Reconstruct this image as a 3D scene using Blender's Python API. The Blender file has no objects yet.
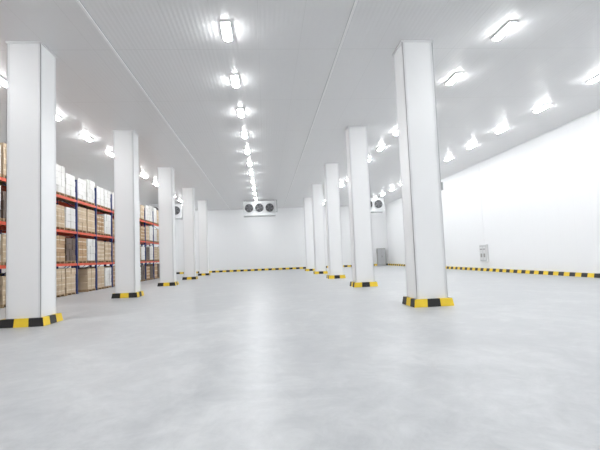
import bpy, bmesh, math, random
from mathutils import Matrix, Vector
random.seed(7)
sc = bpy.context.scene
try:
    sc.view_settings.view_transform = 'Standard'
    sc.view_settings.look = 'None'
except Exception as e:
    print(e)

H = 7.5
XL, XR, YB, YF = -16.9, 15.0, -9.0, 54.5

# ---------------- materials ----------------
def mat(name, col, rough=0.5, metal=0.0, emis=None, estr=0, spec=0.5):
    m = bpy.data.materials.new(name); m.use_nodes = True
    b = m.node_tree.nodes['Principled BSDF']
    b.inputs['Base Color'].default_value = (*col, 1)
    b.inputs['Roughness'].default_value = rough
    b.inputs['Metallic'].default_value = metal
    b.inputs['Specular IOR Level'].default_value = spec
    if emis:
        b.inputs['Emission Color'].default_value = (*emis, 1)
        b.inputs['Emission Strength'].default_value = estr
    return m

def noisy(m, c1, c2, scale=3.0, detail=5, lo=0.35, hi=0.65):
    nt = m.node_tree; N = nt.nodes; L = nt.links
    b = N['Principled BSDF']
    tc = N.new('ShaderNodeTexCoord')
    no = N.new('ShaderNodeTexNoise'); no.inputs['Scale'].default_value = scale; no.inputs['Detail'].default_value = detail
    cr = N.new('ShaderNodeValToRGB')
    cr.color_ramp.elements[0].color = (*c1, 1); cr.color_ramp.elements[0].position = lo
    cr.color_ramp.elements[1].color = (*c2, 1); cr.color_ramp.elements[1].position = hi
    L.new(tc.outputs['Object'], no.inputs['Vector']); L.new(no.outputs['Fac'], cr.inputs['Fac'])
    L.new(cr.outputs['Color'], b.inputs['Base Color'])
    return m

def seam_mask(nt, sock, period, width):
    """returns socket 1 on the seam, 0 elsewhere (for a coordinate socket)"""
    N = nt.nodes; L = nt.links
    a = N.new('ShaderNodeMath'); a.operation = 'DIVIDE'; a.inputs[1].default_value = period; L.new(sock, a.inputs[0])
    f = N.new('ShaderNodeMath'); f.operation = 'FRACT'; L.new(a.outputs[0], f.inputs[0])
    c = N.new('ShaderNodeMath'); c.operation = 'LESS_THAN'; c.inputs[1].default_value = width / period; L.new(f.outputs[0], c.inputs[0])
    return c.outputs[0]

def panel_mat(name, base, seam, axis, period, width, rough, axis2=None, period2=1, width2=0.01, ribs=None):
    m = mat(name, base, rough); nt = m.node_tree; N = nt.nodes; L = nt.links
    b = N['Principled BSDF']
    tc = N.new('ShaderNodeTexCoord'); sp = N.new('ShaderNodeSeparateXYZ'); L.new(tc.outputs['Object'], sp.inputs[0])
    mask = seam_mask(nt, sp.outputs[axis], period, width)
    if axis2:
        m2 = seam_mask(nt, sp.outputs[axis2], period2, width2)
        mx = N.new('ShaderNodeMath'); mx.operation = 'MAXIMUM'; L.new(mask, mx.inputs[0]); L.new(m2, mx.inputs[1]); mask = mx.outputs[0]
    mix = N.new('ShaderNodeMix'); mix.data_type = 'RGBA'
    mix.inputs[6].default_value = (*base, 1); mix.inputs[7].default_value = (*seam, 1)
    L.new(mask, mix.inputs[0]); L.new(mix.outputs[2], b.inputs['Base Color'])
    if ribs:
        w = N.new('ShaderNodeMath'); w.operation = 'MULTIPLY'; w.inputs[1].default_value = 2 * math.pi / ribs[1]
        L.new(sp.outputs[ribs[0]], w.inputs[0])
        s = N.new('ShaderNodeMath'); s.operation = 'SINE'; L.new(w.outputs[0], s.inputs[0])
        bp = N.new('ShaderNodeBump'); bp.inputs['Strength'].default_value = ribs[2]; bp.inputs['Distance'].default_value = 0.004
        L.new(s.outputs[0], bp.inputs['Height']); L.new(bp.outputs['Normal'], b.inputs['Normal'])
    return m

M_wall_y = panel_mat('insulated_panel_white_y', (.875, .882, .89), (.85, .855, .86), 'Y', 1.15, .02, .35)
M_wall_x = panel_mat('insulated_panel_white_x', (.875, .882, .89), (.85, .855, .86), 'X', 1.15, .02, .35)
M_ceil = panel_mat('ceiling_panel', (.76, .76, .765), (.68, .68, .68), 'X', 1.15, .012, .30, 'Y', 4.2, .03, ('X', .12, .22))
M_ceil.node_tree.nodes['Principled BSDF'].inputs['Specular IOR Level'].default_value = .4

# polished concrete: broad clouds + fine mottling + sheen variation
M_floor = mat('polished_concrete', (.5, .5, .5), .5)
nt = M_floor.node_tree; N = nt.nodes; L = nt.links; b = N['Principled BSDF']
tc = N.new('ShaderNodeTexCoord')
mp = N.new('ShaderNodeMapping'); mp.inputs['Scale'].default_value = (1, .8, 1); L.new(tc.outputs['Object'], mp.inputs[0])
n1 = N.new('ShaderNodeTexNoise'); n1.inputs['Scale'].default_value = .6; n1.inputs['Detail'].default_value = 10; n1.inputs['Roughness'].default_value = .68; n1.inputs['Distortion'].default_value = 1.0
n2 = N.new('ShaderNodeTexNoise'); n2.inputs['Scale'].default_value = 2.6; n2.inputs['Detail'].default_value = 8; n2.inputs['Roughness'].default_value = .75; n2.inputs['Distortion'].default_value = .6
L.new(mp.outputs[0], n1.inputs['Vector']); L.new(mp.outputs[0], n2.inputs['Vector'])
av = N.new('ShaderNodeMix'); av.data_type = 'FLOAT'; av.inputs[0].default_value = .45
L.new(n1.outputs['Fac'], av.inputs[2]); L.new(n2.outputs['Fac'], av.inputs[3])
cr = N.new('ShaderNodeValToRGB'); L.new(av.outputs[0], cr.inputs[0])
cr.color_ramp.elements[0].position = .39; cr.color_ramp.elements[0].color = (.375, .388, .402, 1)
cr.color_ramp.elements[1].position = .60; cr.color_ramp.elements[1].color = (.55, .56, .568, 1)
L.new(cr.outputs[0], b.inputs['Base Color'])
mr = N.new('ShaderNodeMapRange'); mr.inputs['From Min'].default_value = .38; mr.inputs['From Max'].default_value = .62
mr.inputs['To Min'].default_value = .29; mr.inputs['To Max'].default_value = .52
L.new(av.outputs[0], mr.inputs[0]); L.new(mr.outputs[0], b.inputs['Roughness'])

M_col = mat('column_cladding_white', (.88, .885, .89), .35)
M_trim = mat('trim_offwhite', (.80, .805, .815), .35)
M_rail = mat('ceiling_profile', (.87, .87, .87), .4)
M_black = mat('hazard_black', (.012, .012, .013), .5)
M_yellow = mat('hazard_yellow', (.85, .60, .03), .5)
M_lamp = mat('lamp_diffuser', (1, 1, 1), .4, emis=(.975, .99, 1), estr=104)
M_house = mat('lamp_housing', (.9, .9, .9), .4)
M_blue = mat('rack_upright_blue', (.02, .04, .17), .45)
M_orange = mat('rack_beam_orange', (.66, .085, .03), .45)
M_wood = noisy(mat('pallet_wood', (.4, .28, .16), .8), (.30, .20, .11), (.46, .33, .20), 4)
M_c = [noisy(mat('cardboard_tan', (.5, .35, .2), .8), (.41, .26, .145), (.51, .35, .21), 1.5),
       noisy(mat('cardboard_light', (.6, .45, .3), .8), (.53, .40, .27), (.62, .49, .35), 1.5),
       noisy(mat('carton_white', (.8, .78, .75), .6), (.68, .67, .65), (.78, .77, .75), 1.5),
       noisy(mat('carton_dark_brown', (.2, .13, .1), .5), (.07, .046, .034), (.15, .10, .075), 1.5)]  # last entry: darkest brown carton tone, picked at random on lower tiers
M_tape = mat('carton_tape', (.66, .56, .42), .4)
M_evap = mat('evaporator_casing', (.60, .61, .62), .35, .2)
M_dark = mat('fan_recess_shade', (.03, .032, .035), .6)  # shade inside the fan openings, put into the colour
M_blade = mat('fan_blade_grey', (.10, .10, .11), .4)
M_wire = mat('guard_wire', (.35, .35, .36), .3, .8)
M_door = mat('cabinet_grey', (.36, .355, .335), .5)
M_plast = mat('plastic_grey', (.50, .51, .52), .5)
M_panelw = mat('switch_panel_white', (.72, .72, .72), .4)

# ---------------- mesh helpers ----------------
class MB:
    def __init__(s): s.v = []; s.f = []; s.m = []; s.mats = []
    def mi(s, m):
        if m not in s.mats: s.mats.append(m)
        return s.mats.index(m)
    def box(s, x0, x1, y0, y1, z0, z1, m):
        i = len(s.v); k = s.mi(m)
        s.v += [(x0,y0,z0),(x1,y0,z0),(x1,y1,z0),(x0,y1,z0),(x0,y0,z1),(x1,y0,z1),(x1,y1,z1),(x0,y1,z1)]
        for f in [(0,3,2,1),(4,5,6,7),(0,1,5,4),(1,2,6,5),(2,3,7,6),(3,0,4,7)]:
            s.f.append(tuple(i+a for a in f)); s.m.append(k)
    def hexa(s, pts, m):
        i = len(s.v); k = s.mi(m); s.v += [tuple(p) for p in pts]
        for f in [(0,3,2,1),(4,5,6,7),(0,1,5,4),(1,2,6,5),(2,3,7,6),(3,0,4,7)]:
            s.f.append(tuple(i+a for a in f)); s.m.append(k)
    def cyl(s, c, r, l, axis, m, n=20, r2=None):
        k = s.mi(m); i = len(s.v); r2 = r if r2 is None else r2
        for t, rr in ((0, r), (1, r2)):
            for a in range(n):
                an = 2*math.pi*a/n; u, w = rr*math.cos(an), rr*math.sin(an)
                d = l*t
                if axis == 'y': p = (c[0]+u, c[1]+d, c[2]+w)
                elif axis == 'z': p = (c[0]+u, c[1]+w, c[2]+d)
                else: p = (c[0]+d, c[1]+u, c[2]+w)
                s.v.append(p)
        for a in range(n):
            b = (a+1) % n; s.f.append((i+a, i+b, i+n+b, i+n+a)); s.m.append(k)
        s.f.append(tuple(i+a for a in range(n))); s.m.append(k)
        s.f.append(tuple(i+n+a for a in range(n))); s.m.append(k)
    def ring(s, c, R, r, m, n=32, k2=8):   # torus in the xz plane
        k = s.mi(m); i = len(s.v)
        for a in range(n):
            A = 2*math.pi*a/n
            for b in range(k2):
                B = 2*math.pi*b/k2; rr = R + r*math.cos(B)
                s.v.append((c[0]+rr*math.cos(A), c[1]+r*math.sin(B), c[2]+rr*math.sin(A)))
        for a in range(n):
            for b in range(k2):
                a2, b2 = (a+1) % n, (b+1) % k2
                s.f.append((i+a*k2+b, i+a2*k2+b, i+a2*k2+b2, i+a*k2+b2)); s.m.append(k)
    def obj(s, name, parent=None, bevel=0, loc=(0,0,0)):
        me = bpy.data.meshes.new(name); me.from_pydata(s.v, [], s.f)
        for m in s.mats: me.materials.append(m)
        me.polygons.foreach_set('material_index', s.m)
        bm = bmesh.new(); bm.from_mesh(me); bmesh.ops.recalc_face_normals(bm, faces=bm.faces); bm.to_mesh(me); bm.free()
        o = bpy.data.objects.new(name, me); sc.collection.objects.link(o); o.location = loc
        if parent: o.parent = parent
        if bevel:
            b = o.modifiers.new('bevel', 'BEVEL'); b.width = bevel; b.segments = 2; b.limit_method = 'ANGLE'
        return o
def empty(name, loc=(0,0,0)):
    e = bpy.data.objects.new(name, None); sc.collection.objects.link(e); e.location = loc; return e
def one(name, x0, x1, y0, y1, z0, z1, m):
    b = MB(); b.box(x0, x1, y0, y1, z0, z1, m); return b.obj(name)

# ---------------- shell ----------------
T = .2
one('floor', XL-T, XR+T, YB-T, YF+T, -T, 0, M_floor)
one('ceiling', XL-T, XR+T, YB-T, YF+T, H, H+T, M_ceil)
one('wall_right', XR, XR+T, YB, YF, 0, H, M_wall_y)
one('wall_left', XL-T, XL, YB, YF, 0, H, M_wall_y)
one('wall_far', XL, XR, YF, YF+T, 0, H, M_wall_x)
one('wall_back', XL, XR, YB-T, YB, 0, H, M_wall_x)

def striped(name, p0, p1, out, h, d, seg):
    """chamfered kerb made of alternating blocks; out = unit vector into the room"""
    b = MB(); p0 = Vector(p0); p1 = Vector(p1); L = (p1-p0).length; n = max(1, round(L/seg)); o = Vector(out)
    for i in range(n):
        a = p0.lerp(p1, i/n); c = p0.lerp(p1, (i+1)/n); z = Vector((0,0,1))
        b.hexa([a, c, c+o*d, a+o*d, a+z*h, c+z*h, c+o*d*.6+z*h, a+o*d*.6+z*h], M_black if i % 2 else M_yellow)
    return b.obj(name)
striped('baseboard_right', (XR, YB, 0), (XR, YF, 0), (-1,0,0), .19, .12, .42)
striped('baseboard_far', (XL, YF, 0), (XR-.13, YF, 0), (0,-1,0), .22, .12, .42)

# ceiling joint profiles
for i, x in enumerate((-4.05, 2.35)):
    b = MB(); b.box(x-.03, x+.03, YB, YF, H-.045, H, M_rail); b.box(x-.05, x+.05, YB, YF, H-.01, H, M_plast)
    b.obj('trim_%d' % (i+1))
b = MB(); b.box(XL, XR, YF-.06, YF, H-.06, H, M_trim); b.obj('trim_3')
b = MB(); b.box(XR-.06, XR, YB, YF-.06, H-.06, H, M_trim); b.obj('trim_4')

# ---------------- columns ----------------
W = .85
def column(x, y, phase, conduit=False):
    e = empty('column', (x, y, 0)); w = W/2
    b = MB(); b.box(-w, w, -w, w, 0, H, M_col); b.obj('shaft', e, .012)
    b = MB(); t = .006; q = .06
    for sx in (-1, 1):
        for sy in (-1, 1):
            xs = sorted((sx*(w+t), sx*(w-q))); ys = sorted((sy*(w+t), sy*(w+t-.012)))
            b.box(xs[0], xs[1], ys[0], ys[1], .2, H-.01, M_trim)
            xs = sorted((sx*(w+t), sx*(w+t-.012))); ys = sorted((sy*(w+t), sy*(w-q)))
            b.box(xs[0], xs[1], ys[0], ys[1], .2, H-.01, M_trim)
    b.obj('corner_trims', e)
    b = MB(); g = .035
    b.box(-w-g, w+g, -w-g, -w, H-.05, H, M_trim); b.box(-w-g, w+g, w, w+g, H-.05, H, M_trim)
    b.box(-w-g, -w, -w, w, H-.05, H, M_trim); b.box(w, w+g, -w, w, H-.05, H, M_trim)
    b.obj('top_collar', e)
    b = MB(); d = .13; h = .21; k = phase
    cs = [(-1,-1),(1,-1),(1,1),(-1,1)]
    for s in range(4):
        c0 = Vector((*cs[s], 0)); c1 = Vector((*cs[(s+1) % 4], 0))
        for i in range(3):
            a = c0.lerp(c1, i/3); c = c0.lerp(c1, (i+1)/3)
            z = Vector((0,0,h))
            b.hexa([a*w*.95, c*w*.95, c*(w+d), a*(w+d), a*w*.95+z, c*w*.95+z, c*(w+d*.75)+z, a*(w+d*.75)+z], M_black if k % 2 == 0 else M_yellow)
            k += 1
    b.obj('hazard_guard', e)
    if conduit:
        b = MB(); b.cyl((w+.04, -w+.1, 3.4), .022, H-3.4, 'z', M_plast, 10)
        b.box(w, w+.09, -w+.03, -w+.17, 3.2, 3.42, M_plast); b.obj('conduit', e)
Y0, DY = 12.55, 8.35
for i in range(5):
    column(-6.22, Y0+DY*i, 0)
for i in range(5):
    column(4.5, Y0+DY*i, 1, i == 0)

# ---------------- lamps ----------------
def lamp_mesh():
    b = MB()
    # white tray against the ceiling with a domed diffuser (closed, rounded ends) below it
    b.box(-.12, .12, -.46, .46, H-.05, H-.002, M_house)
    b.box(-.125, -.11, -.46, .46, H-.056, H-.045, M_house); b.box(.11, .125, -.46, .46, H-.056, H-.045, M_house)
    b.box(-.125, .125, -.475, -.46, H-.056, H-.002, M_house); b.box(-.125, .125, .46, .475, H-.056, H-.002, M_house)
    n = 10; k = b.mi(M_lamp); i0 = len(b.v); m = n+1
    secs = [(-.45, .4), (-.43, .8), (-.38, 1), (.38, 1), (.43, .8), (.45, .4)]
    for yy, q in secs:
        for i in range(m):
            a = math.pi*i/n; b.v.append((.108*math.cos(a), yy, H-.051-.062*q*math.sin(a)))
    for s in range(len(secs)-1):
        for i in range(n):
            j = i0+s*m+i
            b.f.append((j, j+1, j+m+1, j+m)); b.m.append(k)
    e = i0+(len(secs)-1)*m
    b.f.append((i0, i0+n, e+n, e)); b.m.append(k)
    b.f.append(tuple(i0+i for i in range(m))); b.m.append(k)
    b.f.append(tuple(e+i for i in range(m))); b.m.append(k)
    return b
proto = None
for x in (-14.2, -8.2, -.82, 6.75, 12.1):
    y = 11.5 - 3.33*6
    while y < YF-1:
        if y > YB+1:
            if proto is None: proto = lamp_mesh().obj('linear_ceiling_lamp', loc=(x, y, 0))
            else:
                o = bpy.data.objects.new('linear_ceiling_lamp', proto.data); o.location = (x, y, 0); sc.collection.objects.link(o)
        y += 3.33

# ---------------- pallet racks ----------------
LV = [1.62, 3.30, 5.00]
def rack(xf, y0, bays, bw=2.75, depth=1.1):
    e = empty('pallet_rack', (xf, y0, 0))
    fr = MB(); bm_ = MB(); pl = MB(); ct = MB()
    for i in range(bays+1):
        y = i*bw
        for x in (-.05, -depth+.05):
            fr.box(x-.05, x+.05, y-.05, y+.05, .012, 6.1, M_blue); fr.box(x-.09, x+.09, y-.08, y+.08, 0, .012, M_blue)
        z = .3; s = 1
        while z < 5.6:
            a, c = (-.1, -depth+.1) if s else (-depth+.1, -.1)
            fr.hexa([(a,y-.015,z),(c,y-.015,z+.7),(c,y+.015,z+.7),(a,y+.015,z),(a,y-.015,z+.04),(c,y-.015,z+.74),(c,y+.015,z+.74),(a,y+.015,z+.04)], M_blue)
            z += .7; s = 1-s
    for i in range(bays):
        ya, yb = i*bw+.05, (i+1)*bw-.05
        for z in LV:
            for x in (-.03, -depth+.07):
                bm_.box(x-.04, x+.02, ya, yb, z-.13, z, M_orange)
        for li, z in enumerate([0]+LV):
            for p in range(2):
                if random.random() < .03: continue
                yc = ya + (yb-ya)*(.26+.48*p); pw, pd = 1.12, 1.0
                xa = -.03-pd+.02
                for t in (0, .45, .9): pl.box(xa, xa+pd, yc-pw/2+t*pw, yc-pw/2+t*pw+.1, z+.002, z+.10, M_wood)
                pl.box(xa, xa+pd, yc-pw/2, yc+pw/2, z+.10, z+.13, M_wood)
                r = random.random()
                if li == 3: m = M_c[2] if r < .8 else M_c[1]
                elif li == 2: m = M_c[1] if r < .35 else (M_c[2] if r < .45 else (M_c[0] if r < .8 else M_c[3]))
                elif li == 1: m = M_c[1] if r < .4 else (M_c[0] if r < .75 else (M_c[3] if r < .9 else M_c[2]))
                else: m = M_c[1] if r < .3 else (M_c[0] if r < .65 else (M_c[3] if r < .85 else M_c[2]))
                top = random.choice([1.2, 1.3, 1.38]) if li < 3 else random.choice([1.25, 1.4, 1.5])
                rows = random.choice([3, 4, 5]); colz = random.choice([2, 2, 3])
                hh = (top-.13)/rows
                for a in range(rows):
                    for c in range(colz):
                        for dd in range(2):
                            g = .012; j = random.uniform(-.015, .012)
                            yy0 = yc-pw/2+c*pw/colz+g; yy1 = yc-pw/2+(c+1)*pw/colz-g
                            z0 = z+.13+a*hh; z1 = z0+hh-g
                            x0 = xa+dd*pd/2+g+j; x1 = xa+(dd+1)*pd/2-g+j
                            ct.box(x0, x1, yy0, yy1, z0, z1, m)
                            if dd == 1 and m in (M_c[0], M_c[1]):
                                ct.box(x1, x1+.002, yy0+.01, yy1-.01, (z0+z1)/2-.025, (z0+z1)/2+.025, M_tape)
    fr.obj('uprights', e); bm_.obj('beams', e); pl.obj('pallets', e); ct.obj('cartons', e)
rack(-10.0, 5.6, 14)
rack(-11.35, 5.6, 14)

# ---------------- evaporators ----------------
def evaporator(x, y):
    e = empty('evaporator_unit', (x, y, 0)); w = 1.62; z0, z1 = H-1.5, H-.2; d = .9
    b = MB()
    b.box(-w, w, .05, d, z0, z1, M_evap)
    b.box(-w-.04, -w, -.02, d+.02, z0-.04, z1+.04, M_evap); b.box(w, w+.04, -.02, d+.02, z0-.04, z1+.04, M_evap)
    b.box(-w, w, -.02, d, z1, z1+.04, M_evap)
    b.hexa([(-w,.0,z0-.12),(w,.0,z0-.12),(w,d,z0-.2),(-w,d,z0-.2),(-w,0,z0),(w,0,z0),(w,d,z0),(-w,d,z0)], M_evap)
    b.obj('casing', e)
    f = MB()
    for k in (-1, 0, 1):
        c = (k*1.06, 0, (z0+z1)/2)
        f.cyl((c[0], .0, c[2]), .45, .06, 'y', M_dark, 32)  # solid dark disc painted as the shaded recess, no real opening
        f.ring((c[0], 0, c[2]), .47, .04, M_evap, 36, 8)
        for r in (.12, .2, .28, .36, .42): f.ring((c[0], -.07, c[2]), r, .006, M_wire, 28, 4)
        f.cyl((c[0], -.05, c[2]), .10, .06, 'y', M_blade, 16)
        for a in range(5):
            an = a*2*math.pi/5+k; ca, sa = math.cos(an), math.sin(an)
            def P(r, t, yy): return (c[0]+r*ca-t*sa, yy, c[2]+r*sa+t*ca)
            f.hexa([P(.08,-.04,-.02),P(.40,-.13,-.005),P(.40,-.13,-.012),P(.08,-.04,-.03),P(.08,.04,-.04),P(.40,.1,-.045),P(.40,.1,-.055),P(.08,.04,-.05)], M_blade)
    f.obj('fans', e)
    r = MB()
    for sx in (-w+.1, w-.1):
        for sy in (.15, d-.15): r.cyl((sx, sy, z1+.03), .015, H-z1-.03, 'z', M_plast, 8)
    r.cyl((w+.2, d*.6, z0+.2), .05, H-z0-.2, 'z', M_plast, 12); r.cyl((w+.02, d*.6, z0+.25), .05, .2, 'x', M_plast, 12)
    r.obj('hangers_and_pipes', e)
for x in (-10.0, -.5, 10.9): evaporator(x, 46.2)

# ---------------- far-wall cabinet & right-wall switch panel ----------------
e = empty('electrical_cabinet', (14.05, YF-.2, 0))
b = MB(); b.box(-.5, .5, -.25, .19, .1, 2.1, M_door); b.box(-.52, .52, -.27, .19, 0, .1, M_plast); b.obj('body', e, .01)
b = MB(); b.box(-.46, -.01, -.275, -.25, .16, 2.04, M_plast); b.box(.01, .46, -.275, -.25, .16, 2.04, M_plast)
b.box(.03, .06, -.30, -.275, 1.0, 1.2, M_black); b.obj('doors', e)

e = empty('wall_switch_panel', (XR, 29.9, 0))
b = MB(); b.box(-.14, -.001, -.5, .5, .65, 1.8, M_panelw); b.obj('case', e, .01)
b = MB()
b.box(-.155, -.14, -.44, .44, .71, 1.74, M_plast); b.box(-.165, -.155, -.40, -.03, .76, 1.68, M_panelw); b.box(-.165, -.155, .03, .40, .76, 1.68, M_panelw)
for yy in (-.3, -.12, .12, .3): b.cyl((-.185, yy, 1.5), .035, .02, 'x', M_black, 12)
b.box(-.175, -.165, -.32, -.1, .95, 1.2, M_door); b.box(-.175, -.165, .1, .32, .95, 1.2, M_door)
b.obj('cover', e)
b = MB(); b.cyl((-.02, 0, 1.8), .01, H-1.8, 'z', M_wall_y, 8); b.obj('conduit', e)

# ---------------- world & camera ----------------
w = bpy.data.worlds.new('world'); sc.world = w; w.use_nodes = True
w.node_tree.nodes['Background'].inputs[0].default_value = (.9, .95, 1, 1)
w.node_tree.nodes['Background'].inputs[1].default_value = .6

cam = bpy.data.cameras.new('camera'); co = bpy.data.objects.new('camera', cam); sc.collection.objects.link(co)
cam.sensor_width = 36; cam.lens = 450/600*36; cam.clip_end = 300; cam.clip_start = .05
yaw, pitch, roll = math.radians(4.48), math.radians(4.0), math.radians(-2.3)
co.matrix_world = Matrix.Translation((0, 0, 1.5)) @ Matrix.Rotation(-yaw, 4, 'Z') @ Matrix.Rotation(math.pi/2+pitch, 4, 'X') @ Matrix.Rotation(roll, 4, 'Z')
sc.camera = co
